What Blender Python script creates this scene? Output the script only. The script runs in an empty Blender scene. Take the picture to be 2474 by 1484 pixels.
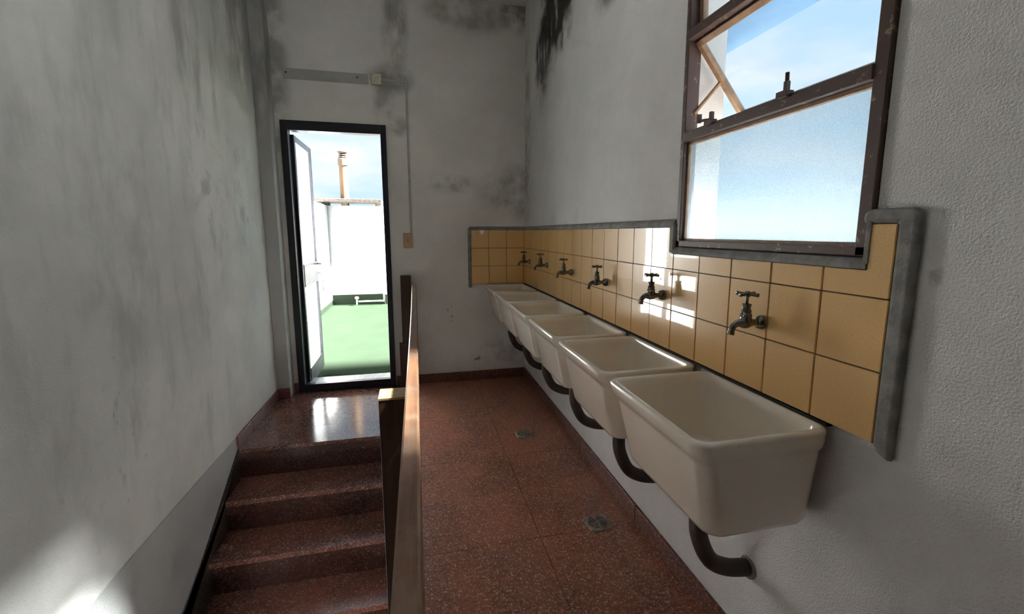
import bpy, bmesh, math, random
from mathutils import Vector, Matrix
random.seed(7)
S = bpy.context.scene
COL = S.collection
R = math.radians

# ------------------------------------------------------------------ camera
cam_d = bpy.data.cameras.new('camera')
cam = bpy.data.objects.new('camera', cam_d)
COL.objects.link(cam)
cam_d.sensor_width = 36.0
cam_d.lens = 1066.6 / 2474 * 36.0
cam_d.shift_x = -18.476 / 2474
cam_d.shift_y = -27.152 / 2474
cam_d.clip_start = 0.02
cr = Vector((0.97325765, -0.22971497, 0.0007617))
cu = Vector((0.03198577, 0.13879953, 0.98980382))
cf = Vector((0.22747848, 0.96330978, -0.14243532))
cam.matrix_world = Matrix(((cr.x, cu.x, -cf.x, -0.9047), (cr.y, cu.y, -cf.y, -3.6849),
                           (cr.z, cu.z, -cf.z, 1.2688), (0, 0, 0, 1)))
S.camera = cam

# ------------------------------------------------------------------ sky, sun, exposure
world = bpy.data.worlds.new('sky')
S.world = world
world.use_nodes = True
wn = world.node_tree.nodes
wl = world.node_tree.links
wn.clear()
w_out = wn.new('ShaderNodeOutputWorld')
w_bg = wn.new('ShaderNodeBackground')
w_tc = wn.new('ShaderNodeTexCoord')
w_map = wn.new('ShaderNodeMapping')
w_map.inputs['Scale'].default_value = (1.3, 1.3, 4.5)
w_noise = wn.new('ShaderNodeTexNoise')
w_noise.inputs['Scale'].default_value = 2.2
w_noise.inputs['Detail'].default_value = 5
w_noise.inputs['Roughness'].default_value = 0.55
w_ramp = wn.new('ShaderNodeValToRGB')
w_ramp.color_ramp.elements[0].position = 0.40
w_ramp.color_ramp.elements[0].color = (0.60, 0.81, 1.0, 1)
w_ramp.color_ramp.elements[1].position = 0.62
w_ramp.color_ramp.elements[1].color = (0.93, 0.95, 1.0, 1)
wl.new(w_tc.outputs['Generated'], w_map.inputs['Vector'])
wl.new(w_map.outputs['Vector'], w_noise.inputs['Vector'])
wl.new(w_noise.outputs['Fac'], w_ramp.inputs['Fac'])
wl.new(w_ramp.outputs['Color'], w_bg.inputs['Color'])
w_bg.inputs['Strength'].default_value = 0.42
wl.new(w_bg.outputs['Background'], w_out.inputs['Surface'])

sun_d = bpy.data.lights.new('sun', 'SUN')
sun_d.energy = 72.0
sun_d.angle = R(7)
sun_d.color = (1.0, 0.945, 0.87)
sun = bpy.data.objects.new('sun', sun_d)
COL.objects.link(sun)
to_sun = Vector((0.90, -0.08, 1.205))
sun.rotation_euler = to_sun.to_track_quat('Z', 'Y').to_euler()
sun.location = (6, -2, 8)

S.view_settings.view_transform = 'Standard'
S.view_settings.look = 'None'
S.view_settings.gamma = 1.0
S.view_settings.use_curve_mapping = False
S.view_settings.exposure = 1.42
S.cycles.max_bounces = 14
S.cycles.diffuse_bounces = 8
S.cycles.glossy_bounces = 5
S.cycles.transparent_max_bounces = 12
S.cycles.caustics_reflective = False

# ------------------------------------------------------------------ material helpers
class NT:
    """tiny node-tree writer"""
    def __init__(self, name):
        self.m = bpy.data.materials.new(name)
        self.m.use_nodes = True
        self.n = self.m.node_tree.nodes
        self.l = self.m.node_tree.links
        self.b = self.n['Principled BSDF']
        self.tc = self.n.new('ShaderNodeTexCoord')
    def set(self, sock, v):
        if isinstance(v, bpy.types.NodeSocket):
            self.l.new(v, sock)
        elif isinstance(v, (tuple, list)) and len(v) == 3 and sock.type == 'RGBA':
            sock.default_value = (*v, 1)
        else:
            sock.default_value = v
    def P(self, **k):
        for a, v in k.items():
            self.set(self.b.inputs[a.replace('_', ' ')], v)
        return self
    def math(self, op, a, b=0.0, clamp=False):
        q = self.n.new('ShaderNodeMath'); q.operation = op; q.use_clamp = clamp
        self.set(q.inputs[0], a); self.set(q.inputs[1], b)
        return q.outputs[0]
    def vmath(self, op, a, b=(0, 0, 0)):
        q = self.n.new('ShaderNodeVectorMath'); q.operation = op
        self.set(q.inputs[0], a); self.set(q.inputs[1], b)
        return q.outputs['Value'] if op == 'LENGTH' else q.outputs[0]
    def noise(self, scale, detail=3, rough=0.5, vec=None, stretch=None, out='Fac'):
        v = vec or self.tc.outputs['Object']
        if stretch:
            v = self.vmath('MULTIPLY', v, stretch)
        q = self.n.new('ShaderNodeTexNoise')
        self.l.new(v, q.inputs['Vector'])
        q.inputs['Scale'].default_value = scale
        q.inputs['Detail'].default_value = detail
        q.inputs['Roughness'].default_value = rough
        return q.outputs[out]
    def voronoi(self, scale, vec=None):
        q = self.n.new('ShaderNodeTexVoronoi')
        self.l.new(vec or self.tc.outputs['Object'], q.inputs['Vector'])
        q.inputs['Scale'].default_value = scale
        return q
    def ramp(self, f, lo, hi, a=0.0, b=1.0):
        q = self.n.new('ShaderNodeMapRange')
        q.interpolation_type = 'SMOOTHSTEP'
        self.set(q.inputs[0], f)
        for i, v in enumerate((lo, hi, a, b)):
            q.inputs[i + 1].default_value = v
        return q.outputs[0]
    def mix(self, f, a, b):
        q = self.n.new('ShaderNodeMix'); q.data_type = 'RGBA'
        self.set(q.inputs[0], f); self.set(q.inputs[6], a); self.set(q.inputs[7], b)
        return q.outputs[2]
    def bump(self, h, strength=0.3, dist=0.01):
        q = self.n.new('ShaderNodeBump')
        q.inputs['Strength'].default_value = strength
        q.inputs['Distance'].default_value = dist
        self.l.new(h, q.inputs['Height'])
        self.l.new(q.outputs[0], self.b.inputs['Normal'])
        return self
    def stain(self, col, centre, size, colour, soft=(1.0, 0.35), nscale=9, nlo=0.35, nhi=0.6, amount=0.9, stretch=(1, 1, 1), warp=0.0):
        """a dirt patch with an outline of its own: soft ellipsoid times noise"""
        v = self.vmath('SUBTRACT', self.tc.outputs['Object'], centre)
        v = self.vmath('MULTIPLY', v, tuple(1 / s for s in size))
        d = self.vmath('LENGTH', v)
        if warp:
            d = self.math('ADD', d, self.math('MULTIPLY', self.math('SUBTRACT', self.noise(nscale * .6, 3), .5), warp))
        m = self.ramp(d, soft[0], soft[1])
        nz = self.ramp(self.noise(nscale, 5, .6, stretch=stretch), nlo, nhi)
        f = self.math('MULTIPLY', self.math('MULTIPLY', m, nz), amount, True)
        return self.mix(f, col, colour)

def plain(name, col, rough=0.5, metal=0.0, var=0.12, vscale=14, bump=0.0, bscale=120, coat=0.0, spec=0.5):
    t = NT(name)
    t.P(Specular_IOR_Level=spec)
    c2 = tuple(max(0, x * (1 - var * 2)) for x in col)
    t.P(Base_Color=t.mix(t.ramp(t.noise(vscale, 5, .6), .3, .7), col, c2), Roughness=rough, Metallic=metal)
    if coat:
        t.P(Coat_Weight=coat, Coat_Roughness=0.05)
    if bump:
        t.bump(t.noise(bscale, 3), bump, .004)
    return t.m

def plaster(name, col, stains=(), rough_bump=.25, bscale=150, mott=.16):
    t = NT(name)
    c = t.mix(t.ramp(t.noise(1.6, 5, .6), .3, .72), col, tuple(x * (1 - mott) for x in col))
    c = t.mix(t.math('MULTIPLY', t.ramp(t.noise(7, 6, .65), .45, .8), .25), c, tuple(x * .76 for x in col))
    c = t.mix(t.math('MULTIPLY', t.ramp(t.noise(3.2, 6, .7, stretch=(1, 1, .35)), .56, .78), .25), c, tuple(x * .6 for x in col))
    for s in stains:
        c = t.stain(c, **s)
    t.P(Base_Color=c, Roughness=.85)
    h = t.math('ADD', t.noise(bscale, 3, .6), t.math('MULTIPLY', t.noise(22, 3), .45))
    t.bump(h, rough_bump, .006)
    return t.m

def terrazzo(name, base, rough=.16, chips=1.0, spec=.5):
    t = NT(name)
    t.P(Specular_IOR_Level=spec)
    v1 = t.voronoi(105); v2 = t.voronoi(210); 
    sx1 = t.n.new('ShaderNodeSeparateColor'); t.l.new(v1.outputs['Color'], sx1.inputs[0])
    sx2 = t.n.new('ShaderNodeSeparateColor'); t.l.new(v2.outputs['Color'], sx2.inputs[0])
    big = t.math('MULTIPLY', t.ramp(v1.outputs['Distance'], .46, .36), t.math('GREATER_THAN', sx1.outputs[0], .74))
    sml = t.math('MULTIPLY', t.ramp(v2.outputs['Distance'], .46, .36), t.math('GREATER_THAN', sx2.outputs[0], .80))
    c = t.mix(t.ramp(t.noise(2.2, 6, .65), .36, .66), base, (base[0] * .42, base[1] * .52, base[2] * .60))
    c = t.mix(t.math('MULTIPLY', t.ramp(t.noise(60, 3, .6), .4, .7), .5), c, tuple(x * 1.7 for x in base))
    chipc = t.mix(sx1.outputs[1], (.78, .56, .42), (.36, .16, .10))
    c = t.mix(t.math('MULTIPLY', big, .8 * chips), c, chipc)
    c = t.mix(t.math('MULTIPLY', sml, .75 * chips), c, (.80, .64, .52))
    t.P(Base_Color=c, Roughness=t.ramp(t.noise(5, 5, .7), .3, .75, rough, rough + .06))
    t.bump(t.noise(30, 3), .03, .004)
    return t.m

# ------------------------------------------------------------------ mesh helpers
def finish(name, bm, mat, parent=None, smooth=False, bevel=0, seg=2):
    bmesh.ops.recalc_face_normals(bm, faces=bm.faces)
    me = bpy.data.meshes.new(name)
    bm.to_mesh(me); bm.free()
    me.materials.append(mat)
    o = bpy.data.objects.new(name, me)
    COL.objects.link(o)
    if parent:
        o.parent = parent
    if smooth:
        me.shade_smooth()
    if bevel:
        b = o.modifiers.new('bevel', 'BEVEL'); b.width = bevel; b.segments = seg; b.limit_method = 'ANGLE'
        b.angle_limit = R(40)
        if not smooth:
            me.shade_smooth()
        b.harden_normals = True
    return o

def add_box(bm, x0, x1, y0, y1, z0, z1):
    vs = [bm.verts.new((x, y, z)) for x in (x0, x1) for y in (y0, y1) for z in (z0, z1)]
    for f in ((0, 1, 3, 2), (4, 6, 7, 5), (0, 4, 5, 1), (2, 3, 7, 6), (0, 2, 6, 4), (1, 5, 7, 3)):
        bm.faces.new([vs[i] for i in f])

def box(name, x0, x1, y0, y1, z0, z1, mat, parent=None, bevel=0.0):
    bm = bmesh.new(); add_box(bm, x0, x1, y0, y1, z0, z1)
    return finish(name, bm, mat, parent, bevel=bevel)

def boxes(name, lst, mat, parent=None, bevel=0.0):
    bm = bmesh.new()
    for b in lst:
        add_box(bm, *b)
    return finish(name, bm, mat, parent, bevel=bevel)

def add_prism(bm, pts, axis, a, b):
    """extrude a polygon of 2-D points along axis; pts in the two other axes in xyz order"""
    def mk(p, v):
        q = list(p); q.insert(axis, v); return q
    A = [bm.verts.new(mk(p, a)) for p in pts]; B = [bm.verts.new(mk(p, b)) for p in pts]
    bm.faces.new(A); bm.faces.new(B[::-1])
    n = len(pts)
    for i in range(n):
        bm.faces.new((A[i], A[(i + 1) % n], B[(i + 1) % n], B[i]))

def prism(name, pts, axis, a, b, mat, parent=None, bevel=0.0):
    bm = bmesh.new(); add_prism(bm, pts, axis, a, b)
    return finish(name, bm, mat, parent, bevel=bevel)

def add_lathe(bm, prof, centre, axis, n=24, cap=True):
    """revolve (radius, height) profile around axis direction through centre"""
    ax = Vector(axis).normalized()
    u = ax.orthogonal().normalized(); w = ax.cross(u)
    rings = []
    for r, h in prof:
        rings.append([bm.verts.new(Vector(centre) + ax * h + (u * math.cos(2 * math.pi * i / n) + w * math.sin(2 * math.pi * i / n)) * r) for i in range(n)])
    for a, b in zip(rings, rings[1:]):
        for i in range(n):
            bm.faces.new((a[i], a[(i + 1) % n], b[(i + 1) % n], b[i]))
    if cap:
        bm.faces.new(rings[0][::-1]); bm.faces.new(rings[-1])

def lathe(name, prof, centre, axis, mat, parent=None, n=24):
    bm = bmesh.new(); add_lathe(bm, prof, centre, axis, n)
    o = finish(name, bm, mat, parent, smooth=True)
    m = o.modifiers.new('edges', 'EDGE_SPLIT'); m.split_angle = R(38)
    return o

def spline(pts, k=8):
    P = [Vector(p) for p in pts]; out = []
    P = [2 * P[0] - P[1]] + P + [2 * P[-1] - P[-2]]
    for i in range(1, len(P) - 2):
        a, b, c, d = P[i - 1:i + 3]
        for j in range(k):
            t = j / k
            out.append(.5 * ((2 * b) + (c - a) * t + (2 * a - 5 * b + 4 * c - d) * t * t + (3 * b - a - 3 * c + d) * t ** 3))
    out.append(P[-2]); return out

def add_tube(bm, pts, rad, n=16):
    pts = [Vector(p) for p in pts]
    rings = []; u = None
    for i, p in enumerate(pts):
        t = (pts[min(i + 1, len(pts) - 1)] - pts[max(i - 1, 0)]).normalized()
        if u is None:
            u = t.orthogonal().normalized()
        u = (u - t * u.dot(t)).normalized(); w = t.cross(u)
        r = rad(i / (len(pts) - 1)) if callable(rad) else rad
        rings.append([bm.verts.new(p + (u * math.cos(2 * math.pi * j / n) + w * math.sin(2 * math.pi * j / n)) * r) for j in range(n)])
    for a, b in zip(rings, rings[1:]):
        for j in range(n):
            bm.faces.new((a[j], a[(j + 1) % n], b[(j + 1) % n], b[j]))
    bm.faces.new(rings[0][::-1]); bm.faces.new(rings[-1])

def tube(name, pts, rad, mat, parent=None, n=16):
    bm = bmesh.new(); add_tube(bm, pts, rad, n)
    return finish(name, bm, mat, parent, smooth=True)

def empty(name, loc=(0, 0, 0)):
    o = bpy.data.objects.new(name, None); COL.objects.link(o)
    o.location = loc; o.empty_display_size = .05
    return o

def tag(o, label=None, cat=None, group=None, kind=None):
    if label: o['label'] = label
    if cat: o['category'] = cat
    if group: o['group'] = group
    if kind: o['kind'] = kind
    return o

def struct(o, label=None):
    return tag(o, label, None, None, 'structure')

# ------------------------------------------------------------------ materials
WALL = (.74, .73, .71)
MOLD = (.022, .017, .013)
GRIME = (.16, .155, .14)
m_wall_left = plaster('wall paint left', (.80, .805, .79), [
    dict(centre=(-1.965, -.35, 2.95), size=(1, .75, 1.0), colour=(.10, .105, .095), nscale=4, amount=.6, stretch=(1, 1, .4), warp=.7),
    dict(centre=(-1.965, -1.1, 2.15), size=(1, .75, .6), colour=(.22, .22, .21), nscale=5, nlo=.45, nhi=.7, amount=.6, stretch=(1, 1.2, .3)),
    dict(centre=(-1.965, -1.85, 1.25), size=(1, .55, .45), colour=(.30, .30, .31), nscale=6, nlo=.42, nhi=.72, amount=.35, stretch=(1, 1, .6)),
    dict(centre=(-1.965, -1.9, .68), size=(1, .5, .26), colour=(.10, .10, .11), nscale=30, nlo=.60, nhi=.78, amount=.5, stretch=(1, .8, 1)),
    dict(centre=(-1.965, -.7, 1.5), size=(1, .7, .5), colour=(.28, .29, .28), nscale=7, nlo=.5, nhi=.7, amount=.45),
    dict(centre=(-1.965, -1.5, 1.1), size=(1, 1.4, 1.6), colour=(.40, .41, .41), nscale=4, nlo=.48, nhi=.7, amount=.55, stretch=(1, 1.6, .45)),
    dict(centre=(-1.965, -1.9, .45), size=(1, .6, .4), colour=(.25, .25, .26), nscale=22, nlo=.60, nhi=.75, amount=.5, stretch=(1, 1, .5))], mott=.24)
m_wall_right = plaster('wall paint right', (.80, .785, .77), [
    dict(centre=(.015, -.80, 2.74), size=(1, .40, .40), colour=MOLD, nscale=14, nlo=.30, nhi=.43, amount=.97, soft=(1.1, .55), stretch=(1, 1, .22), warp=.9),
    dict(centre=(.015, -.50, 2.52), size=(1, .21, .30), colour=MOLD, nscale=17, nlo=.33, nhi=.46, amount=.95, soft=(1.1, .55), stretch=(1, 1, .22), warp=.9),
    dict(centre=(.015, -.5, 2.35), size=(1, .25, .35), colour=(.26, .25, .23), nscale=9, nlo=.3, nhi=.6, amount=.5),
    dict(centre=(.015, -1.62, 2.42), size=(1, .22, .14), colour=(.09, .08, .075), nscale=10, amount=.8),
    dict(centre=(.015, -.02, 2.0), size=(1, .20, 1.2), colour=(.30, .29, .27), nscale=5, amount=.7),
    dict(centre=(.015, -3.08, 1.19), size=(1, .02, .025), colour=(.2, .19, .18), nscale=40, amount=.5)],
    rough_bump=.7, bscale=210)
m_wall_far = plaster('wall paint far', (.83, .81, .775), [
    dict(centre=(-.45, .015, 2.96), size=(.50, 1, .20), colour=(.20, .18, .14), nscale=5, nlo=.32, nhi=.7, amount=.65, warp=.6),
    dict(centre=(-.05, .015, 2.98), size=(.20, 1, .18), colour=(.14, .10, .085), nscale=7, amount=.7),
    dict(centre=(-1.0, .015, 2.85), size=(.13, 1, .45), colour=(.17, .165, .15), nscale=6, nlo=.3, nhi=.6, amount=.75, stretch=(1, 1, .4), warp=.5),
    dict(centre=(-1.05, .015, 2.42), size=(.22, 1, .15), colour=(.16, .155, .15), nscale=6, nlo=.25, nhi=.6, amount=.75, warp=.4),
    dict(centre=(-1.10, .015, 2.25), size=(.10, 1, .25), colour=(.25, .245, .23), nscale=6, nlo=.3, nhi=.6, amount=.6),
    dict(centre=(-1.0, .015, 2.08), size=(.12, 1, .10), colour=(.26, .25, .235), nscale=6, nlo=.3, nhi=.6, amount=.6),
    dict(centre=(-1.86, .015, 2.5), size=(.14, 1, 1.0), colour=(.24, .24, .23), nscale=5, amount=.7),
    dict(centre=(-.03, .015, 1.60), size=(.42, 1, .28), colour=(.26, .25, .235), nscale=6, nlo=.3, nhi=.65, amount=.7, warp=.5),
    dict(centre=(-.60, .015, 1.66), size=(.28, 1, .10), colour=(.33, .32, .30), nscale=8, nlo=.35, nhi=.65, amount=.6, warp=.5),
    dict(centre=(-.60, .015, .60), size=(.10, 1, .10), colour=(.06, .055, .05), nscale=30, nlo=.60, nhi=.68, amount=.8, stretch=(.6, 1, 1.2)),
    dict(centre=(-.42, .015, .19), size=(.055, 1, .035), colour=(.07, .06, .055), nscale=26, nlo=.42, nhi=.55, amount=.85),
    dict(centre=(-.76, .015, .185), size=(.055, 1, .02), colour=(.15, .14, .13), nscale=30, nlo=.48, nhi=.6, amount=.8, stretch=(.3, 1, 1)),
    dict(centre=(-.15, .015, .25), size=(.30, 1, .20), colour=(.30, .28, .27), nscale=8, nlo=.35, nhi=.65, amount=.55)])
m_wall_plain = plaster('wall paint plain', WALL)
m_rear = plaster('rear wall darkened against bounce', (.16, .11, .08))  # unseen wall coloured dark to cut light from behind the camera
m_ceiling = plaster('ceiling paint', (.70, .67, .62))
m_band = plaster('rough cement render', (.56, .565, .57), rough_bump=.8, bscale=230, mott=.2)
m_ghost = plaster('old dusty paint strip', (.50, .49, .465), mott=.3)
m_col = plaster('corner pillar paint', (.55, .55, .54), [
    dict(centre=(-1.92, -.1, 2.6), size=(1, 1, 1.1), colour=(.2, .2, .19), nscale=5, amount=.7, stretch=(1, 1, .3))])
m_terr = terrazzo('red terrazzo', (.36, .130, .078), rough=.34)
m_terr_pol = terrazzo('polished red terrazzo', (.175, .066, .046), rough=.10, chips=.55, spec=.7)
m_terr_step = terrazzo('red terrazzo treads lightened as lit', (.25, .095, .068), rough=.22, chips=.6, spec=.9)  # tread tops made lighter in colour, as if catching more light
m_terr_riser = terrazzo('red terrazzo risers darkened as shade', (.085, .032, .025), rough=.2, chips=.15)  # shade on the faces turned from the light is put into the colour
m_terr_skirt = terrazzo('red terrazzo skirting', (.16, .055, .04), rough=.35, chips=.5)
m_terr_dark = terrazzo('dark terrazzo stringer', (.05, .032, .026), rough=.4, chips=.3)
m_joint = plain('dark floor joint', (.035, .022, .018), .8)
m_cement = plain('grey cement bullnose', (.28, .27, .26), .75, var=.2, vscale=25, bump=.35, bscale=150)
m_grout = plain('brown tile grout', (.17, .115, .06), .9)
t = NT('glazed ochre tile')
oi = t.n.new('ShaderNodeObjectInfo')
tilec = t.mix(t.math('MULTIPLY', oi.outputs['Random'], .5), (.84, .53, .215), (.80, .505, .215))
tilec = t.mix(t.ramp(t.noise(260, 2, .6), .4, .7), tilec, (.74, .455, .18))
t.P(Base_Color=tilec, Roughness=.28, Coat_Weight=1.0, Coat_Roughness=.02, Coat_IOR=1.5)
t.bump(t.noise(9, 2), .06, .012)
m_tile = t.m
t = NT('cream glazed fireclay')
sc = t.mix(t.ramp(t.noise(4, 5, .6), .35, .75), (.84, .775, .675), (.77, .70, .60))
sc = t.mix(t.math('MULTIPLY', t.ramp(t.noise(160, 2), .70, .78), .5), sc, (.25, .2, .14))
t.P(Base_Color=sc, Roughness=.22, Coat_Weight=.6, Coat_Roughness=.06)
m_sink = t.m
m_iron = plain('dark cast iron', (.060, .036, .028), .5, .1, var=.3, bump=.3)
m_soot = plain('black caulk', (.012, .011, .010), .8)
m_brass = plain('tarnished chrome brass', (.28, .26, .23), .2, .9, var=.35, vscale=60)
t = NT('brown peeling window paint')
pc = t.mix(t.ramp(t.noise(35, 5, .7), .58, .66), (.085, .050, .042), (.32, .22, .15))
t.P(Base_Color=pc, Roughness=.5)
m_winpaint = t.m
m_sash = plain('tan primed sash steel', (.36, .215, .12), .5, var=.2, vscale=30)
m_doorframe = plain('black blue painted steel', (.012, .011, .020), .4, var=.15)
m_alu = plain('grey aluminium door profile', (.24, .24, .28), .4, .3, var=.1)
m_chrome = plain('dull steel', (.35, .35, .36), .3, .9, var=.15)
m_slot = plain('dark slot', (.01, .009, .008), .9)
m_drain = plain('worn brass grate', (.46, .40, .34), .45, .35, var=.3, vscale=60)
t = NT('varnished brown wood')
wv = t.vmath('MULTIPLY', t.tc.outputs['Object'], (40, 2.2, 40))
wc = t.mix(t.ramp(t.noise(2.4, 6, .65, vec=wv), .3, .7), (.22, .105, .055), (.12, .058, .033))
wc = t.mix(t.math('MULTIPLY', t.ramp(t.noise(6, 5, .7), .45, .7), .6), wc, (.26, .18, .13))
t.P(Base_Color=wc, Roughness=.42)
m_wood = t.m
t = NT('dark varnished post wood')
wv = t.vmath('MULTIPLY', t.tc.outputs['Object'], (40, 40, 2.2))
t.P(Base_Color=t.mix(t.ramp(t.noise(2.4, 6, .65, vec=wv), .3, .7), (.085, .036, .018), (.045, .019, .010)), Roughness=.45)
m_post = t.m
t = NT('pale sawn end grain')
t.P(Base_Color=t.mix(t.ramp(t.noise(60, 4), .35, .7), (.46, .31, .12), (.36, .22, .08)), Roughness=.5)
m_endgrain = t.m
m_plastic = plain('aged cream plastic', (.68, .66, .54), .45, var=.12, vscale=80)
m_switch = plain('peach switch plastic', (.56, .37, .24), .4, var=.08)
m_conduit = plain('painted conduit', (.50, .49, .45), .6, var=.12)
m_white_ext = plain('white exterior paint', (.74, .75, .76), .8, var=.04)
m_eave = plain('soffit tinted as blue shade', (.085, .17, .29), .8, var=.05)  # bluish shade under the eave is put into the colour
m_backwall = plain('white paint greyed as shade', (.29, .31, .325), .85, var=.05)  # white walls greyed in the colour so they read as shaded
m_green = plain('green waterproof coating', (.0125, .0195, .0130), 1.0, var=.05, vscale=3, spec=0.0)
m_green_dk = plain('dark green coating', (.07, .22, .12), .7, var=.15, vscale=12)
m_slab = plain('weathered cement slab', (.09, .075, .065), .9, var=.3, vscale=20)
m_clay = plain('asbestos cement flue', (.15, .092, .048), .8, var=.12, vscale=6)
m_clay2 = plain('pale flue cap', (.13, .10, .072), .8, var=.15, vscale=12)
m_marble = plain('grey stone threshold', (.34, .37, .37), .35, var=.2, vscale=40)
m_pvc = plain('white pvc', (.75, .78, .75), .4, var=.03)
m_red = plain('red valve paint', (.55, .12, .10), .4)
m_yard = plain('roof paving darkened against bounce', (.035, .034, .033), .9, var=.06, spec=0.1)  # unseen paving darkened to limit bounce onto eave and panes
m_ground = plain('distant grey ground', (.34, .34, .33), .9, vscale=.2)

def frosted(name, trans, body, gloss=.06, tex=0.0, tint=(.93, .98, 1)):
    m = bpy.data.materials.new(name); m.use_nodes = True
    n = m.node_tree.nodes; l = m.node_tree.links; n.clear()
    o = n.new('ShaderNodeOutputMaterial')
    tr = n.new('ShaderNodeBsdfTransparent'); tr.inputs[0].default_value = (*tint, 1)
    tl = n.new('ShaderNodeBsdfTranslucent'); tl.inputs[0].default_value = (*body, 1)
    gl = n.new('ShaderNodeBsdfGlossy'); gl.inputs['Roughness'].default_value = .12
    a = n.new('ShaderNodeMixShader'); b = n.new('ShaderNodeMixShader')
    if tex:
        tc = n.new('ShaderNodeTexCoord'); nz = n.new('ShaderNodeTexNoise'); nz.inputs['Scale'].default_value = 300
        mr = n.new('ShaderNodeMapRange'); mr.inputs[1].default_value = .3; mr.inputs[2].default_value = .7
        mr.inputs[3].default_value = trans - tex; mr.inputs[4].default_value = trans + tex
        l.new(tc.outputs['Object'], nz.inputs['Vector']); l.new(nz.outputs['Fac'], mr.inputs[0]); l.new(mr.outputs[0], a.inputs[0])
    else:
        a.inputs[0].default_value = trans
    b.inputs[0].default_value = gloss
    l.new(tl.outputs[0], a.inputs[1]); l.new(tr.outputs[0], a.inputs[2])
    l.new(a.outputs[0], b.inputs[1]); l.new(gl.outputs[0], b.inputs[2]); l.new(b.outputs[0], o.inputs[0])
    return m
m_frost = frosted('frosted window glass', .66, (.34, .43, .50), tex=.10, tint=(.86, .93, .96))
m_opal = frosted('added sun softening opal glass', .36, (.95, .95, .92))
m_pane = frosted('hazy tilted glass', .93, (.6, .7, .8), .04)
m_doorglass = frosted('milky door glass', .62, (.95, .97, 1.0))

# ================================================================== THE ROOM
XL = -1.965      # left wall face
XR = .015        # right wall face
YF = .015        # far wall face
ZC = 3.05
YR = -5.3
ZB = -1.62       # bottom of the stairwell
NEAR = -3.017    # near end of tiling
TW = .15085      # tile pitch along the wall
TH = .15
TZ = .837        # tile bottom

struct(box('wall_left', XL - .15, XL, YR, YF + .15, ZB, ZC, m_wall_left), 'grime-streaked pale wall on the stair side')

WY0, WY1, WZ0, WZ1 = -2.962, -2.262, 1.217, 2.92
bm = bmesh.new()
add_box(bm, XR, XR + .15, YR, WY0, ZB, ZC)
add_box(bm, XR, XR + .15, WY1, YF + .15, ZB, ZC)
add_box(bm, XR, XR + .15, WY0, WY1, ZB, WZ0)
add_box(bm, XR, XR + .15, WY0, WY1, WZ1, ZC)
wall_right = struct(finish('wall_right', bm, m_wall_right), 'rough plastered wall behind the row of sinks')

DX0, DX1, DZ1 = -1.838, -1.094, 2.083
bm = bmesh.new()
add_box(bm, XL, DX0, YF, YF + .15, ZB, ZC)
add_box(bm, DX1, XR, YF, YF + .15, ZB, ZC)
add_box(bm, DX0, DX1, YF, YF + .15, DZ1, ZC)
add_box(bm, DX0, DX1, YF, YF + .15, ZB, -.02)
wall_far = struct(finish('wall_far', bm, m_wall_far), 'stained grey end wall with the terrace door')

struct(box('ceiling', XL, XR, YR, YF, ZC, ZC + .15, m_ceiling), 'stained ceiling')

struct(box('wall_rear', XL, XR, YR - .15, YR, ZB, ZC, m_rear), 'rear wall of the stairwell')

# ---- floor: landing and sink-side slabs
floor = struct(box('floor', -.94, XR, YR, YF, -.16, -.022, m_joint), 'dark red terrazzo floor')
SE = -.93
def slab(x0, x1, y0, y1, mat=None):
    g = .0012
    return box('floor_slab', x0 + g, x1 - g, y0 + g, y1 - g, -.0219, 0, mat or m_terr, floor)
ys = [YF, -.64, -1.36, -2.06, -2.78, -3.5, -4.2, YR]
for a, b in zip(ys, ys[1:]):
    slab(-.94, -.43, b, a); slab(-.43, XR, b, a)
slab(XL, -.94, -.681, YF, m_terr_pol)
box('landing_base', XL, -.94, SE + .02, YF, -.16, -.022, m_joint, floor)
slab(XL, -.94, SE, -.681, m_terr_pol)

# ---- stairs going down towards the viewer
stairs = empty('staircase', (-1.45, -.93, 0))
tag(stairs, 'dark red terrazzo steps descending beside the left wall', 'stairs')
bpy.context.view_layer.update()
def par(o, p):
    o.parent = p; o.matrix_parent_inverse = p.matrix_world.inverted(); return o
RS, TR = .181, .240
for k in range(8):
    y = SE - TR * k; z = -RS * k
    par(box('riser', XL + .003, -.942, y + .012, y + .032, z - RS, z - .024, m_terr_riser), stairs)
    if k < 7:
        par(prism('tread', [(y + .03, z - RS), (y - TR, z - RS), (y - TR, z - RS - .028), (y - TR + .012, z - RS - .03), (y + .03, z - RS - .03)], 0, XL + .003, -.942, m_terr_step), stairs)
par(box('tread', XL + .003, -.942, YR + .003, SE - TR * 7 + .03, -RS * 8 - .05, -RS * 8, m_terr), stairs)

# sloping stringer along the wall and rough render above it
YS = -4.2
slope = .60
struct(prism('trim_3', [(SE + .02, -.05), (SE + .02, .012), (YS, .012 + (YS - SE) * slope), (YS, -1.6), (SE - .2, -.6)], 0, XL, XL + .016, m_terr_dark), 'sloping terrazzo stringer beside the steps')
struct(prism('trim_4', [(-.90, .076), (YR, .076), (YR, -3.0), (-.95, -.36), (-.90, .0)], 0, XL, XL + .006, m_band), 'rough grey render band above the stair stringer')

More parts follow.
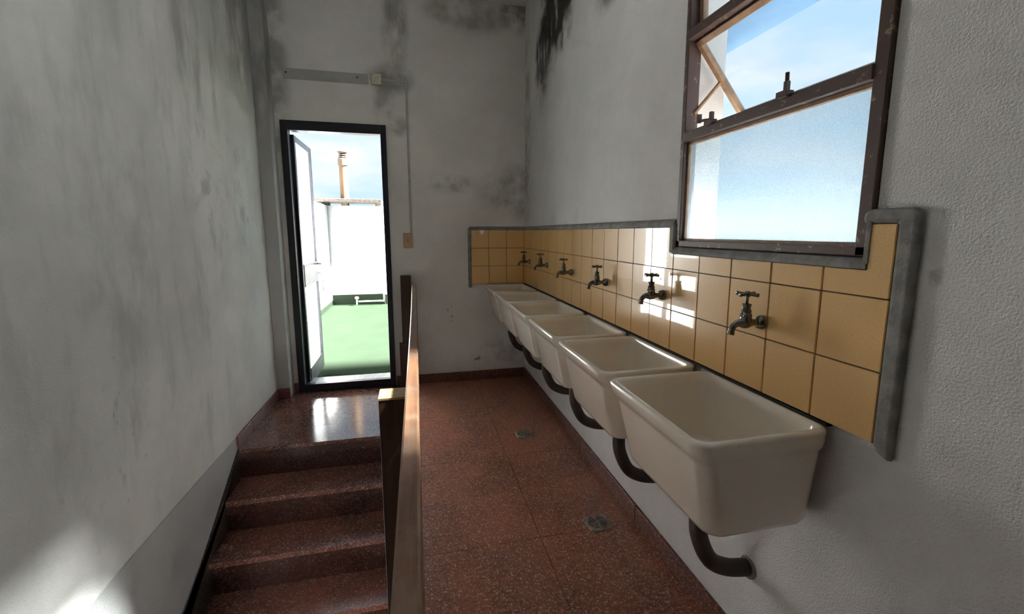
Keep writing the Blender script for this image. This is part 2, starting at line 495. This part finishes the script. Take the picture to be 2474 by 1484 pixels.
# ---- baseboards
bb = struct(box('baseboard_left', XL, XL + .015, -.682, -.105, 0, .078, m_terr_skirt, bevel=.003), 'terrazzo baseboard along the landing')
par_bb = box('baseboard_piece', XL, XL + .015, -.925, -.686, 0, .078, m_terr_skirt, bb, bevel=.003)
struct(boxes('baseboard_far', [(-1.087, XR, 0, YF, 0, .078), (-1.873, -1.842, 0, YF, 0, .078), (XL + .014, -1.871, -.118, -.104, 0, .082)], m_terr_skirt, bevel=.003), 'terrazzo baseboard on the end wall')
br = struct(box('baseboard_right', 0, XR, -1.40, -.002, 0, .078, m_terr_skirt, bevel=.003), 'terrazzo baseboard below the sinks')
for a, b in ((-2.06, -1.403), (-2.75, -2.063), (-3.5, -2.753), (YR, -3.503)):
    box('baseboard_piece', 0, XR, a, b, 0, .078, m_terr_skirt, br, bevel=.003)

# ---- corner pillar
struct(box('trim_1', XL, -1.873, -.105, YF, 0, ZC, m_col, bevel=.004), 'narrow painted corner pillar left of the door')

# ---- tiled splashback: every tile a piece on its wall
box('grout_bed', .004, XR + .001, NEAR, YF, TZ, TZ + 2 * TH + .05, m_grout, wall_right)
boxes('grout_bed', [(.004, XR + .001, NEAR, -2.966, TZ + 2 * TH, TZ + 3 * TH), (.004, XR + .001, -2.256, YF, TZ + 2 * TH, TZ + 3 * TH)], m_grout, wall_right)
box('grout_bed', -.452, XR, .004, YF + .001, TZ, TZ + 3 * TH, m_grout, wall_far)
G = .0017
def tile_mesh(pts, axis):
    bm = bmesh.new()
    add_prism(bm, pts, axis, 0, .006)
    bmesh.ops.recalc_face_normals(bm, faces=bm.faces)
    bmesh.ops.bevel(bm, geom=[e for e in bm.edges], offset=.0012, segments=2, affect='EDGES')
    me = bpy.data.meshes.new('tile'); bm.to_mesh(me); bm.free(); me.materials.append(m_tile)
    return me
def rect(w, h):
    return [(G, G), (w - G, G), (w - G, h - G), (G, h - G)]
me_full = tile_mesh(rect(TW, TH), 0)
me_low = tile_mesh(rect(TW, .056), 0)
a = -2.966 - NEAR
me_lr = tile_mesh([(G, G), (TW - G, G), (TW - G, .056 - G), (a, .056 - G), (a, TH - G), (G, TH - G)], 0)
b = -2.252 - (NEAR + 5 * TW)
me_ll = tile_mesh([(G, G), (TW - G, G), (TW - G, TH - G), (b, TH - G), (b, .056 - G), (G, .056 - G)], 0)
me_far = tile_mesh([(G, G), (TH - G, G), (TH - G, TH - G), (G, TH - G)], 1)
def put(me, loc, parent, rot):
    o = bpy.data.objects.new('tile', me); COL.objects.link(o); o.parent = parent
    o.location = loc; o.rotation_euler = rot
j = lambda s: random.uniform(-s, s)
for r in range(3):
    for c in range(20):
        me = me_full
        if r == 2 and c == 0: me = me_lr
        elif r == 2 and 1 <= c <= 4: me = me_low
        elif r == 2 and c == 5: me = me_ll
        put(me, (-.0005 + j(.0003), NEAR + c * TW, TZ + r * TH), wall_right, (0, j(.0025), j(.0025)))
    for c in range(3):
        put(me_far, (-.45 + c * TH, -.0005, TZ + r * TH), wall_far, (j(.003), 0, j(.003)))

# bullnose cement border around the tiling
TT = TZ + 3 * TH
W = .030
bm = bmesh.new()
# along the right wall: polygons in (x,z) extruded in y  / (x,y) extruded in z
topprof = [(-.004, TT), (-.005, TT + .010), (.000, TT + .022), (XR, TT + W), (XR + .003, TT + W), (XR + .003, TT)]
add_prism(bm, topprof, 1, -2.258, YF)
sillprof = [(-.005, 1.193), (-.006, 1.203), (.004, 1.216), (XR + .03, 1.219), (XR + .03, 1.193)]
add_prism(bm, sillprof, 1, -2.966, -2.254)
sideL = [(-.004, -2.254), (-.005, -2.246 - .012), (0, -2.262), (XR, -2.264), (XR + .003, -2.264), (XR + .003, -2.236), (-.004, -2.236)]
add_prism(bm, sideL, 2, 1.196, TT + .012)
sideW = [(-.004, -2.968), (-.005, -2.958), (XR, -2.950), (XR + .003, -2.968)]
add_prism(bm, sideW, 2, 1.205, TT + .006)
yo, zo, rr = NEAR - .037, TT + .029, .016
arc = [(yo + rr - rr * math.sin(R(90 * i / 5)), zo - rr + rr * math.cos(R(90 * i / 5))) for i in range(6)]
bm2 = bmesh.new()
add_prism(bm2, [(-2.946, TT), (-2.948, TT + .020), (-2.956, zo)] + arc + [(yo, .812), (NEAR - .012, .822), (NEAR, .838), (NEAR, TT)], 0, -.0045, XR + .003)
# on the end wall
add_prism(bm, [(-.004, TT), (-.005, TT + .010), (YF, TT + W), (YF + .003, TT)], 0, -.462, XR)
add_prism(bm, [(-.450, -.004), (-.462, -.005), (-.476, YF), (-.450, YF + .003)], 2, TZ - .03, TT + .015)
tr2 = struct(finish('trim_2', bm, m_cement, bevel=.002), 'grey cement edging around the ochre tiles')
finish('edging_end', bm2, m_cement, tr2, bevel=.010, seg=4)
# dark caulk line under the tiles above the sinks
struct(boxes('trim_5', [(-.002, XR, -2.915, -.005, TZ - .008, TZ - .001)], m_soot), 'black mouldy caulk line behind the sink rims')

# ================================================================== WINDOW
win = struct(empty('window_1', (.03, -2.61, 1.217)), 'brown steel window with frosted panes above the sinks')
bpy.context.view_layer.update()
FX0, FX1 = .004, .052
ZM = (1.590, 1.915, 2.255, 2.585)
def wpart(o): return par(o, win)
fy0, fy1 = WY0 + .002, WY1 - .002
wpart(boxes('window_frame', [(FX0, FX1, fy0, fy0 + .030, WZ0 + .002, WZ1), (FX0, FX1, fy1 - .022, fy1, WZ0 + .002, WZ1),
                             (FX0, FX1, fy0, fy1, WZ0 + .002, WZ0 + .024), (FX0, FX1, fy0, fy1, WZ1 - .03, WZ1)], m_winpaint, bevel=.003))
for z in ZM:
    wpart(box('mullion', FX0 - .004, FX1 - .004, fy0 + .028, fy1 - .02, z - .016, z + .016, m_winpaint, bevel=.003))
for (z0, z1) in ((WZ0 + .024, ZM[0] - .016),):
    wpart(boxes('glazing_bead', [(.018, .032, fy0 + .030, fy1 - .022, z0, z0 + .007), (.018, .032, fy0 + .030, fy1 - .022, z1 - .010, z1),
                                 (.018, .032, fy1 - .031, fy1 - .022, z0, z1), (.018, .032, fy0 + .030, fy0 + .034, z0, z1)], m_sash, bevel=.001))
wpart(box('pane', .024, .028, fy0 + .032, fy1 - .024, WZ0 + .028, ZM[0] - .02, m_frost))
def sash(zh, length, ang, glass):
    """top hung sash turned outwards by ang about its upper edge"""
    s = empty('tilting_sash', (.030, 0, zh)); 
    bpy.context.view_layer.update()
    a0, a1 = fy0 + .034, fy1 - .026
    box('sash_frame', -.010, .010, a0, a0 + .020, -length, 0, m_sash, s, bevel=.002)
    box('sash_frame', -.010, .010, a1 - .020, a1, -length, 0, m_sash, s, bevel=.002)
    box('sash_frame', -.010, .010, a0, a1, -.020, 0, m_sash, s, bevel=.002)
    box('sash_frame', -.010, .010, a0, a1, -length, -length + .020, m_sash, s, bevel=.002)
    box('pane', -.002, .002, a0 + .018, a1 - .018, -length + .018, -.018, glass, s)
    s.rotation_euler = (0, -ang, 0)
    s.parent = win; s.matrix_parent_inverse = win.matrix_world.inverted()
    return s
sash(ZM[1] - .018, .300, R(40), m_pane)
sash(ZM[2] - .018, .302, R(3), m_pane)
sash(ZM[3] - .018, .295, R(2), m_pane)
sash(WZ1 - .032, .285, R(2), m_opal)  # unseen top rows added to pass and soften sun onto the left wall
# stay arm and catches
bm = bmesh.new()
add_tube(bm, [(.035, fy1 - .024, 1.668), (.125, fy1 - .030, 1.775)], .006, 8)
wpart(finish('stay_arm', bm, m_sash))
for y, kind in ((-2.72, 0), (-2.435, 1)):
    bm = bmesh.new()
    add_box(bm, -.014, .010, y - .010, y + .022, ZM[0] + .008, ZM[0] + .024)
    add_box(bm, -.010, .002, y - .006, y + .004, ZM[0] + .018, ZM[0] + .046)
    if kind:
        add_tube(bm, [(-.004, y, ZM[0] + .024), (-.01, y + .05, ZM[0] + .030)], .0045, 8)
        add_box(bm, -.016, -.004, y + .046, y + .058, ZM[0] + .024, ZM[0] + .050)
    else:
        add_tube(bm, [(-.004, y - .001, ZM[0] + .04), (-.006, y - .002, ZM[0] + .066)], .005, 8)
    wpart(finish('window_catch', bm, m_winpaint, bevel=.001))

# ================================================================== DOOR
door = struct(empty('door_1', (-1.466, .03, 0)), 'open glazed terrace door in a black steel frame')
bpy.context.view_layer.update()
def dpart(o): return par(o, door)
dpart(box('door_frame', DX0, -1.790, -.004, .075, 0, DZ1, m_doorframe, bevel=.003))
dpart(box('door_frame', -1.136, DX1, -.004, .075, 0, DZ1, m_doorframe, bevel=.003))
dpart(box('door_frame', -1.790, -1.136, -.004, .075, 2.013, DZ1, m_doorframe, bevel=.003))
dpart(box('threshold', -1.790, -1.136, -.004, .045, 0, .064, m_doorframe, bevel=.003))
dpart(box('sill', -1.838, -1.094, .046, .19, -.02, .058, m_marble, bevel=.003))
leaf = empty('door_leaf', (-1.786, .078, 0)); bpy.context.view_layer.update()
LW, LZ0, LZ1 = .600, .022, 1.996
def lp(*a, **k): return box(*a, leaf, **k)
lp('stile', -.018, .018, 0, .045, LZ0, LZ1, m_doorframe, bevel=.002)
lp('stile', -.018, .018, LW - .045, LW, LZ0, LZ1, m_alu, bevel=.002)
lp('rail', -.018, .018, .045, LW - .045, LZ1 - .05, LZ1, m_alu, bevel=.002)
lp('rail', -.022, .022, .045, LW - .045, .830, 1.010, m_alu, bevel=.002)
lp('rail', -.022, .022, .045, LW - .045, LZ0, .16, m_alu, bevel=.002)
lp('pane', -.003, .003, .043, LW - .043, 1.008, LZ1 - .048, m_doorglass)
lp('pane', -.003, .003, .043, LW - .043, .158, .832, m_doorglass)
bm = bmesh.new()
add_tube(bm, [(.018, LW - .022, .985), (.055, LW - .022, .985)], .008, 10)
add_tube(bm, [(.055, LW - .022, .985), (.055, LW - .12, .985)], .007, 10)
finish('handle', bm, m_chrome, leaf, smooth=True)
bm = bmesh.new()
add_tube(bm, spline([(.018, LW - .01, .90), (.045, LW + .0, .89), (.05, LW + .005, .83), (.05, LW + .005, .76)]), .004, 8)
add_box(bm, .044, .056, LW - .006, LW + .016, .735, .765)
finish('hanging_key', bm, m_chrome, leaf)
leaf.rotation_euler = (0, 0, R(.5))
leaf.parent = door; leaf.matrix_parent_inverse = door.matrix_world.inverted()

# ================================================================== SINKS AND TAPS
def rrect(x0, x1, y0, y1, r, z, n=6):
    out = []
    for cx, cy, a0 in ((x1 - r, y1 - r, 0), (x0 + r, y1 - r, 90), (x0 + r, y0 + r, 180), (x1 - r, y0 + r, 270)):
        for i in range(n + 1):
            a = R(a0 + 90 * i / n)
            out.append((cx + r * math.cos(a), cy + r * math.sin(a), z))
    return out
SZ = .829
def loft(name, loops, mat, parent, cap0=True, cap1=True):
    bm = bmesh.new(); rings = [[bm.verts.new(p) for p in L] for L in loops]
    n = len(rings[0])
    for a_, b_ in zip(rings, rings[1:]):
        for i in range(n):
            bm.faces.new((a_[i], a_[(i + 1) % n], b_[(i + 1) % n], b_[i]))
    if cap0: bm.faces.new(rings[0])
    if cap1: bm.faces.new(rings[-1])
    return finish(name, bm, mat, parent, smooth=True)
def make_sink():
    s = empty('laundry_sink', (0, 0, 0))
    hw = .2275; xb = .004; xf = -.350
    L = []
    L.append(rrect(-.262, -.035, -.182, .182, .035, .578))
    L.append(rrect(-.280, -.012, -.198, .198, .040, .585))
    L.append(rrect(-.285, -.004, -.203, .203, .040, .597))
    L.append(rrect(-.322, xb - .004, -.2175, .2175, .038, .765))
    L.append(rrect(-.325, xb - .004, -.219, .219, .038, .776))
    L.append(rrect(-.334, xb, -.2235, .2235, .038, .784))
    L.append(rrect(-.341, xb, -.2265, .2265, .038, .800))
    L.append(rrect(-.347, xb, -hw, hw, .038, .818))
    L.append(rrect(-.347, xb, -hw, hw, .036, .8235))
    L.append(rrect(-.343, xb - .003, -hw + .004, hw - .004, .034, .8275))
    L.append(rrect(-.336, xb - .008, -hw + .010, hw - .010, .032, SZ))
    L.append(rrect(-.329, xb - .013, -hw + .016, hw - .016, .030, .8275))
    L.append(rrect(-.324, xb - .017, -hw + .021, hw - .021, .028, .822))
    L.append(rrect(-.318, xb - .020, -hw + .026, hw - .026, .028, .80))
    L.append(rrect(-.272, -.024, -.184, .184, .034, .635))
    L.append(rrect(-.260, -.034, -.174, .174, .030, .618))
    L.append(rrect(-.235, -.060, -.150, .150, .030, .612))
    loft('basin', L, m_sink, s)
    lathe('strainer', [(.030, 0), (.030, .004), (.022, .006), (.006, .004)], (-.16, 0, .6125), (0, 0, 1), m_brass, s, 20)
    pp = spline([(-.165, 0, .585), (-.165, 0, .50), (-.158, 0, .43), (-.120, 0, .352), (-.060, 0, .315), (.016, 0, .300)], 7)
    pipe = tube('drain_pipe', pp, lambda q: .024, m_iron, s, 18)
    lathe('coupling', [(.030, 0), (.030, .035), (.026, .04)], (-.165, 0, .545), (0, 0, 1), m_iron, pipe, 18)
    lathe('wall_flange', [(.032, 0), (.032, .003), (.028, .008), (.025, .010)], (.016, 0, .300), (-1, 0, .12), m_cement, pipe, 18)
    return s
def make_tap():
    s = empty('wall_faucet', (0, 0, 0))
    lathe('flange', [(.019, -.001), (.019, .005), (.016, .013), (.011, .018)], (-.0055, 0, 0), (-1, 0, 0), m_brass, s)
    bp = spline([(-.012, 0, 0), (-.034, 0, 0), (-.055, 0, -.001), (-.078, 0, .000), (-.093, 0, -.010), (-.099, 0, -.030)], 7)
    tube('body', bp, lambda q: .0085 + .0055 * math.exp(-((q - .42) / .16) ** 2) + (.001 if q > .93 else 0), m_brass, s, 16)
    lathe('bonnet', [(.0150, -.004), (.0155, .006), (.0135, .012), (.0145, .014), (.0145, .018), (.0120, .020), (.0130, .024), (.0130, .028), (.0105, .031), (.0105, .040), (.0125, .041), (.0125, .045), (.0065, .047)], (-.056, 0, .006), (0, 0, 1), m_brass, s, 20)
    lathe('stem', [(.0045, 0), (.0045, .024)], (-.056, 0, .050), (0, 0, 1), m_brass, s, 12)
    h = lathe('handle', [(.0075, 0), (.0085, .004), (.0085, .011), (.005, .015)], (-.056, 0, .070), (0, 0, 1), m_brass, s, 14)
    for a_ in (20, 110, 200, 290):
        dx, dy = math.cos(R(a_)), math.sin(R(a_))
        tube('handle_arm', [(-.056, 0, .077), (-.056 + dx * .012, dy * .012, .077), (-.056 + dx * .024, dy * .024, .077), (-.056 + dx * .030, dy * .030, .077)],
             lambda q: .0036 + .0018 * q, m_brass, h, 10)
    return s
def copy_tree(o, parent=None):
    c = o.copy(); COL.objects.link(c)
    if parent: c.parent = parent
    for ch in [x for x in o.children]:
        copy_tree(ch, c)
    return c
sink_lab = ['cream laundry sink jammed into the far tiled corner', 'cream laundry sink second from the tiled corner',
            'cream laundry sink third from the tiled corner', 'cream laundry sink fourth from the tiled corner',
            'cream laundry sink second nearest, under the tap with the bright reflection', 'large cream laundry sink nearest the viewer at the end of the row']
tap_lab = ['small wall tap right in the tiled corner', 'tarnished wall tap second from the tiled corner',
           'tarnished wall tap third from the tiled corner', 'tarnished wall tap fourth from the tiled corner',
           'tarnished wall tap in front of the bright door reflection on the tiles', 'large tarnished wall tap above the nearest sink']
s0 = make_sink(); t0 = make_tap()
for k in range(6):
    y = -.2375 - .4935 * k
    s_ = s0 if k == 0 else copy_tree(s0)
    s_.location = (0, y, 0); tag(s_, sink_lab[k], 'sink', 'row of laundry sinks')
for k, (y, z) in enumerate([(-.225, 1.034), (-.722, 1.040), (-1.213, 1.034), (-1.708, 1.029), (-2.212, 1.036), (-2.704, 1.031)]):
    t_ = t0 if k == 0 else copy_tree(t0)
    t_.location = (0, y, z); t_.rotation_euler = (0, 0, R((4, -3, 2, 0, 3, -2)[k])); tag(t_, tap_lab[k], 'faucet', 'wall taps above the sinks')

# ================================================================== GUARD RAIL
rail = empty('guard_rail', (-.95, -1.6, 0)); tag(rail, 'brown wooden guard rail with dark posts between stairs and sinks', 'railing')
bpy.context.view_layer.update()
bm = bmesh.new()
N = 26
secs = []
for i in range(N + 1):
    q = i / N
    y = -.03 - q * 3.99
    xo = -.9235 + .004 * math.sin(q * 5.0)
    top = .868 if q > .03 else .868 - .02 * (1 - q / .03) ** 2
    hw_ = .0165
    secs.append([bm.verts.new(p) for p in ((xo - hw_, y, .745), (xo + hw_, y, .745), (xo + hw_, y, top - .004), (xo + hw_ - .004, y, top), (xo - hw_ + .004, y, top), (xo - hw_, y, top - .004))])
for a_, b_ in zip(secs, secs[1:]):
    for i in range(6):
        bm.faces.new((a_[i], a_[(i + 1) % 6], b_[(i + 1) % 6], b_[i]))
bm.faces.new(secs[0]); bm.faces.new(secs[-1][::-1])
par(finish('rail', bm, m_wood, bevel=0), rail)
par(box('lower_rail', -.938, -.908, -4.0, -.03, .30, .40, m_wood, bevel=.003), rail)
p1 = par(box('post', -1.020, -.945, -2.424, -2.345, -1.085, .792, m_post, bevel=.002), rail)
par(box('post_cap', -1.021, -.944, -2.425, -2.344, .7925, .800, m_endgrain, bevel=.001), rail)
par(box('post', -1.026, -.944, -.078, -.002, .012, .925, m_post, bevel=.002), rail)
par(box('post_sleeve', -1.050, -.940, -.100, -.080, .008, .385, m_post, bevel=.002), rail)
par(box('post', -1.020, -.942, -3.95, -3.875, -1.44, .80, m_post, bevel=.002), rail)

# ================================================================== FLOOR DRAINS
def make_drain():
    d_ = empty('floor_drain', (0, 0, 0))
    h = .055; r = .043; n = 24
    bm = bmesh.new()
    def ring(z, rr, sq):
        out = []
        for i in range(n):
            a_ = 2 * math.pi * (i + .5) / n
            if sq:
                c_, s_ = math.cos(a_), math.sin(a_); m_ = rr / max(abs(c_), abs(s_)); out.append(bm.verts.new((c_ * m_, s_ * m_, z)))
            else:
                out.append(bm.verts.new((rr * math.cos(a_), rr * math.sin(a_), z)))
        return out
    A, B, Cc, D = ring(.001, h, True), ring(.006, h - .003, True), ring(.006, r, False), ring(.001, r, False)
    for a_, b_ in ((A, B), (B, Cc), (Cc, D)):
        for i in range(n):
            bm.faces.new((a_[i], a_[(i + 1) % n], b_[(i + 1) % n], b_[i]))
    finish('frame', bm, m_drain, d_)
    lathe('pit', [(r, .0004), (r, .0012)], (0, 0, 0), (0, 0, 1), m_slot, d_, 24)
    for i in range(7):
        y = -.036 + i * .012
        w = math.sqrt(max(r * r - y * y, 1e-6))
        box('grate_bar', -w, w, y - .003, y + .003, .001, .0055, m_drain, d_)
    box('grate_bar', -.005, .005, -r, r, .001, .0057, m_drain, d_)
    lathe('screw', [(.007, 0), (.007, .0065), (.004, .0075)], (0, 0, 0), (0, 0, 1), m_drain, d_, 14)
    return d_
dr = make_drain(); dr.location = (-.160, -2.03, 0); dr.rotation_euler = (0, 0, R(6))
tag(dr, 'square slotted floor drain beside the nearer sinks', 'floor drain', 'floor drains')
dr2 = copy_tree(dr); dr2.location = (-.266, -1.117, 0); dr2.rotation_euler = (0, 0, R(-3))
tag(dr2, 'smaller-looking slotted floor drain farther back near the end wall', 'floor drain')

# ================================================================== END WALL FITTINGS
o = empty('junction_box', (-1.147, YF, 2.375)); tag(o, 'square cream junction box above the door', 'junction box')
bpy.context.view_layer.update()
par(box('cover', -1.184, -1.110, YF - .026, YF, 2.374, 2.450, m_plastic, bevel=.004), o)
for x, z in ((-1.160, 2.395), (-1.137, 2.425), (-1.150, 2.412), (-1.172, 2.44)):
    par(lathe('screw_hole', [(.003, 0), (.003, .002)], (x, YF - .0255, z), (0, -1, 0), m_slot, None, 10), o)
o = empty('conduit', (-.93, YF, 1.27)); tag(o, 'thin painted conduit running from junction box down to switch', 'conduit')
bpy.context.view_layer.update()
par(box('run', -.938, -.922, YF - .011, YF, 1.262, 2.406, m_conduit, bevel=.003), o)
par(box('run', -1.110, -.9225, YF - .009, YF, 2.4065, 2.418, m_conduit, bevel=.003), o)
o = empty('light_switch', (-.958, YF, 1.14)); tag(o, 'peach plastic light switch right of the door', 'light switch')
bpy.context.view_layer.update()
pl = par(box('plate', -.995, -.922, YF - .012, YF, 1.142, 1.262, m_switch, bevel=.004), o)
par(box('rocker', -.968, -.948, YF - .017, YF - .011, 1.185, 1.222, m_switch, bevel=.002), o)
par(box('slot', -.9595, -.9565, YF - .0175, YF - .0165, 1.192, 1.212, m_slot), o)
o = struct(box('trim_6', -1.80, -1.205, YF - .0012, YF, 2.372, 2.448, m_ghost), 'dusty strip left by a removed lamp above the door')
for x in (-1.775, -1.285):
    lathe('screw_hole', [(.006, 0), (.006, .002)], (x, YF - .0008, 2.418), (0, -1, 0), m_slot, o, 10)

# ================================================================== OUTSIDE
ZT = -.05
YB = 4.86
struct(box('terrace_floor', -9, 9, YF + .15, 9, ZT - .12, ZT, m_green), 'pale green coated terrace floor')
struct(box('side_yard_floor', XR + .15, 9, -9, YF + .149, ZT - .12, ZT, m_yard), 'roof floor outside the window, darkened to limit bounce')
struct(box('ground', -60, 60, -70, 60, -4.2, -4.0, m_ground), 'distant ground')
pw = box('parapet_wall', -2.60, -2.40, .30, YB + .2, ZT, 1.735, m_white_ext); tag(pw, 'sunlit white parapet wall left on the terrace', 'wall')
box('green_skirting', -2.4005, -2.392, .30, YB, ZT, .03, m_green, pw)
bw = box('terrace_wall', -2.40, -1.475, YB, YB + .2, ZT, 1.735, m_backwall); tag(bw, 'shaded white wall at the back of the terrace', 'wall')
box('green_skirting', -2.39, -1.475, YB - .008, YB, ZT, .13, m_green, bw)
pb = box('terrace_pier', -1.47, 1.2, YB - .12, YB + .2, ZT, 1.735, m_white_ext); tag(pb, 'bright white wall beside the door opening at back of terrace', 'wall')
box('green_skirting', -1.465, 1.2, YB - .128, YB - .12, ZT, .13, m_green, pb)
sl = box('roof_slab', -2.55, -1.46, YB - .25, YB + .35, 1.790, 1.845, m_slab, bevel=.008); tag(sl, 'weathered thin slab capping the terrace wall under the flue', 'slab')
for x in (-2.42, -2.10, -1.52):
    box('support_block', x - .055, x + .055, YB - .04, YB + .16, 1.7355, 1.7895, m_slab, sl)
fl = empty('flue_pipe', (-2.10, YB + .05, 1.845)); tag(fl, 'tan flue pipe with louvred cap on the terrace wall', 'chimney')
bpy.context.view_layer.update()
fc = (-2.10, YB + .05, 0)
par(lathe('pipe', [(.070, 1.8455), (.070, 2.44)], fc, (0, 0, 1), m_clay, None, 28), fl)
par(lathe('collar', [(.070, 2.435), (.084, 2.44), (.084, 2.545), (.070, 2.56)], fc, (0, 0, 1), m_clay2, None, 28), fl)
par(lathe('cap_core', [(.050, 2.55), (.050, 2.66)], fc, (0, 0, 1), m_slot, None, 20), fl)
for z in (2.575, 2.61, 2.645):
    par(lathe('louvre', [(.055, z), (.072, z), (.072, z + .014), (.055, z + .018)], fc, (0, 0, 1), m_clay2, None, 24), fl)
par(lathe('cap_top', [(.050, 2.662), (.086, 2.664), (.086, 2.678), (.02, 2.700)], fc, (0, 0, 1), m_clay2, None, 28), fl)
wp = empty('water_pipe', (-1.70, YB - .15, ZT)); tag(wp, 'thin white water pipe with red valve at foot of terrace wall', 'pipe')
bpy.context.view_layer.update()
par(tube('pipe', [(-1.93, YB - .15, .02), (-1.485, YB - .15, .02)], .014, m_pvc), wp)
par(tube('pipe', [(-1.487, YB - .15, .0), (-1.487, YB - .15, 1.2)], .012, m_pvc), wp)
par(lathe('valve', [(.02, 0), (.035, .01), (.035, .04), (.015, .05)], (-1.96, YB - .15, .06), (0, 0, 1), m_red, None, 12), wp)
par(tube('pipe', [(-1.96, YB - .15, ZT), (-1.96, YB - .15, .07)], .014, m_pvc), wp)
# window eave, unseen door eave added to block sun, and things beside the window
struct(boxes('roof_eave', [(XL - .5, 1.05, YF + .151, .74, 2.36, 2.43), (XR + .151, .90, -3.40, YF + .1505, 2.299, 2.345)], m_eave), 'eave outside tinted blue as shade, with an added sun-blocking part over the door')
sp = box('side_pier', XR + .151, .75, -1.45, -1.28, ZT, 2.298, m_white_ext); tag(sp, 'white pier wall seen through the gap of the tilted window sash', 'wall')
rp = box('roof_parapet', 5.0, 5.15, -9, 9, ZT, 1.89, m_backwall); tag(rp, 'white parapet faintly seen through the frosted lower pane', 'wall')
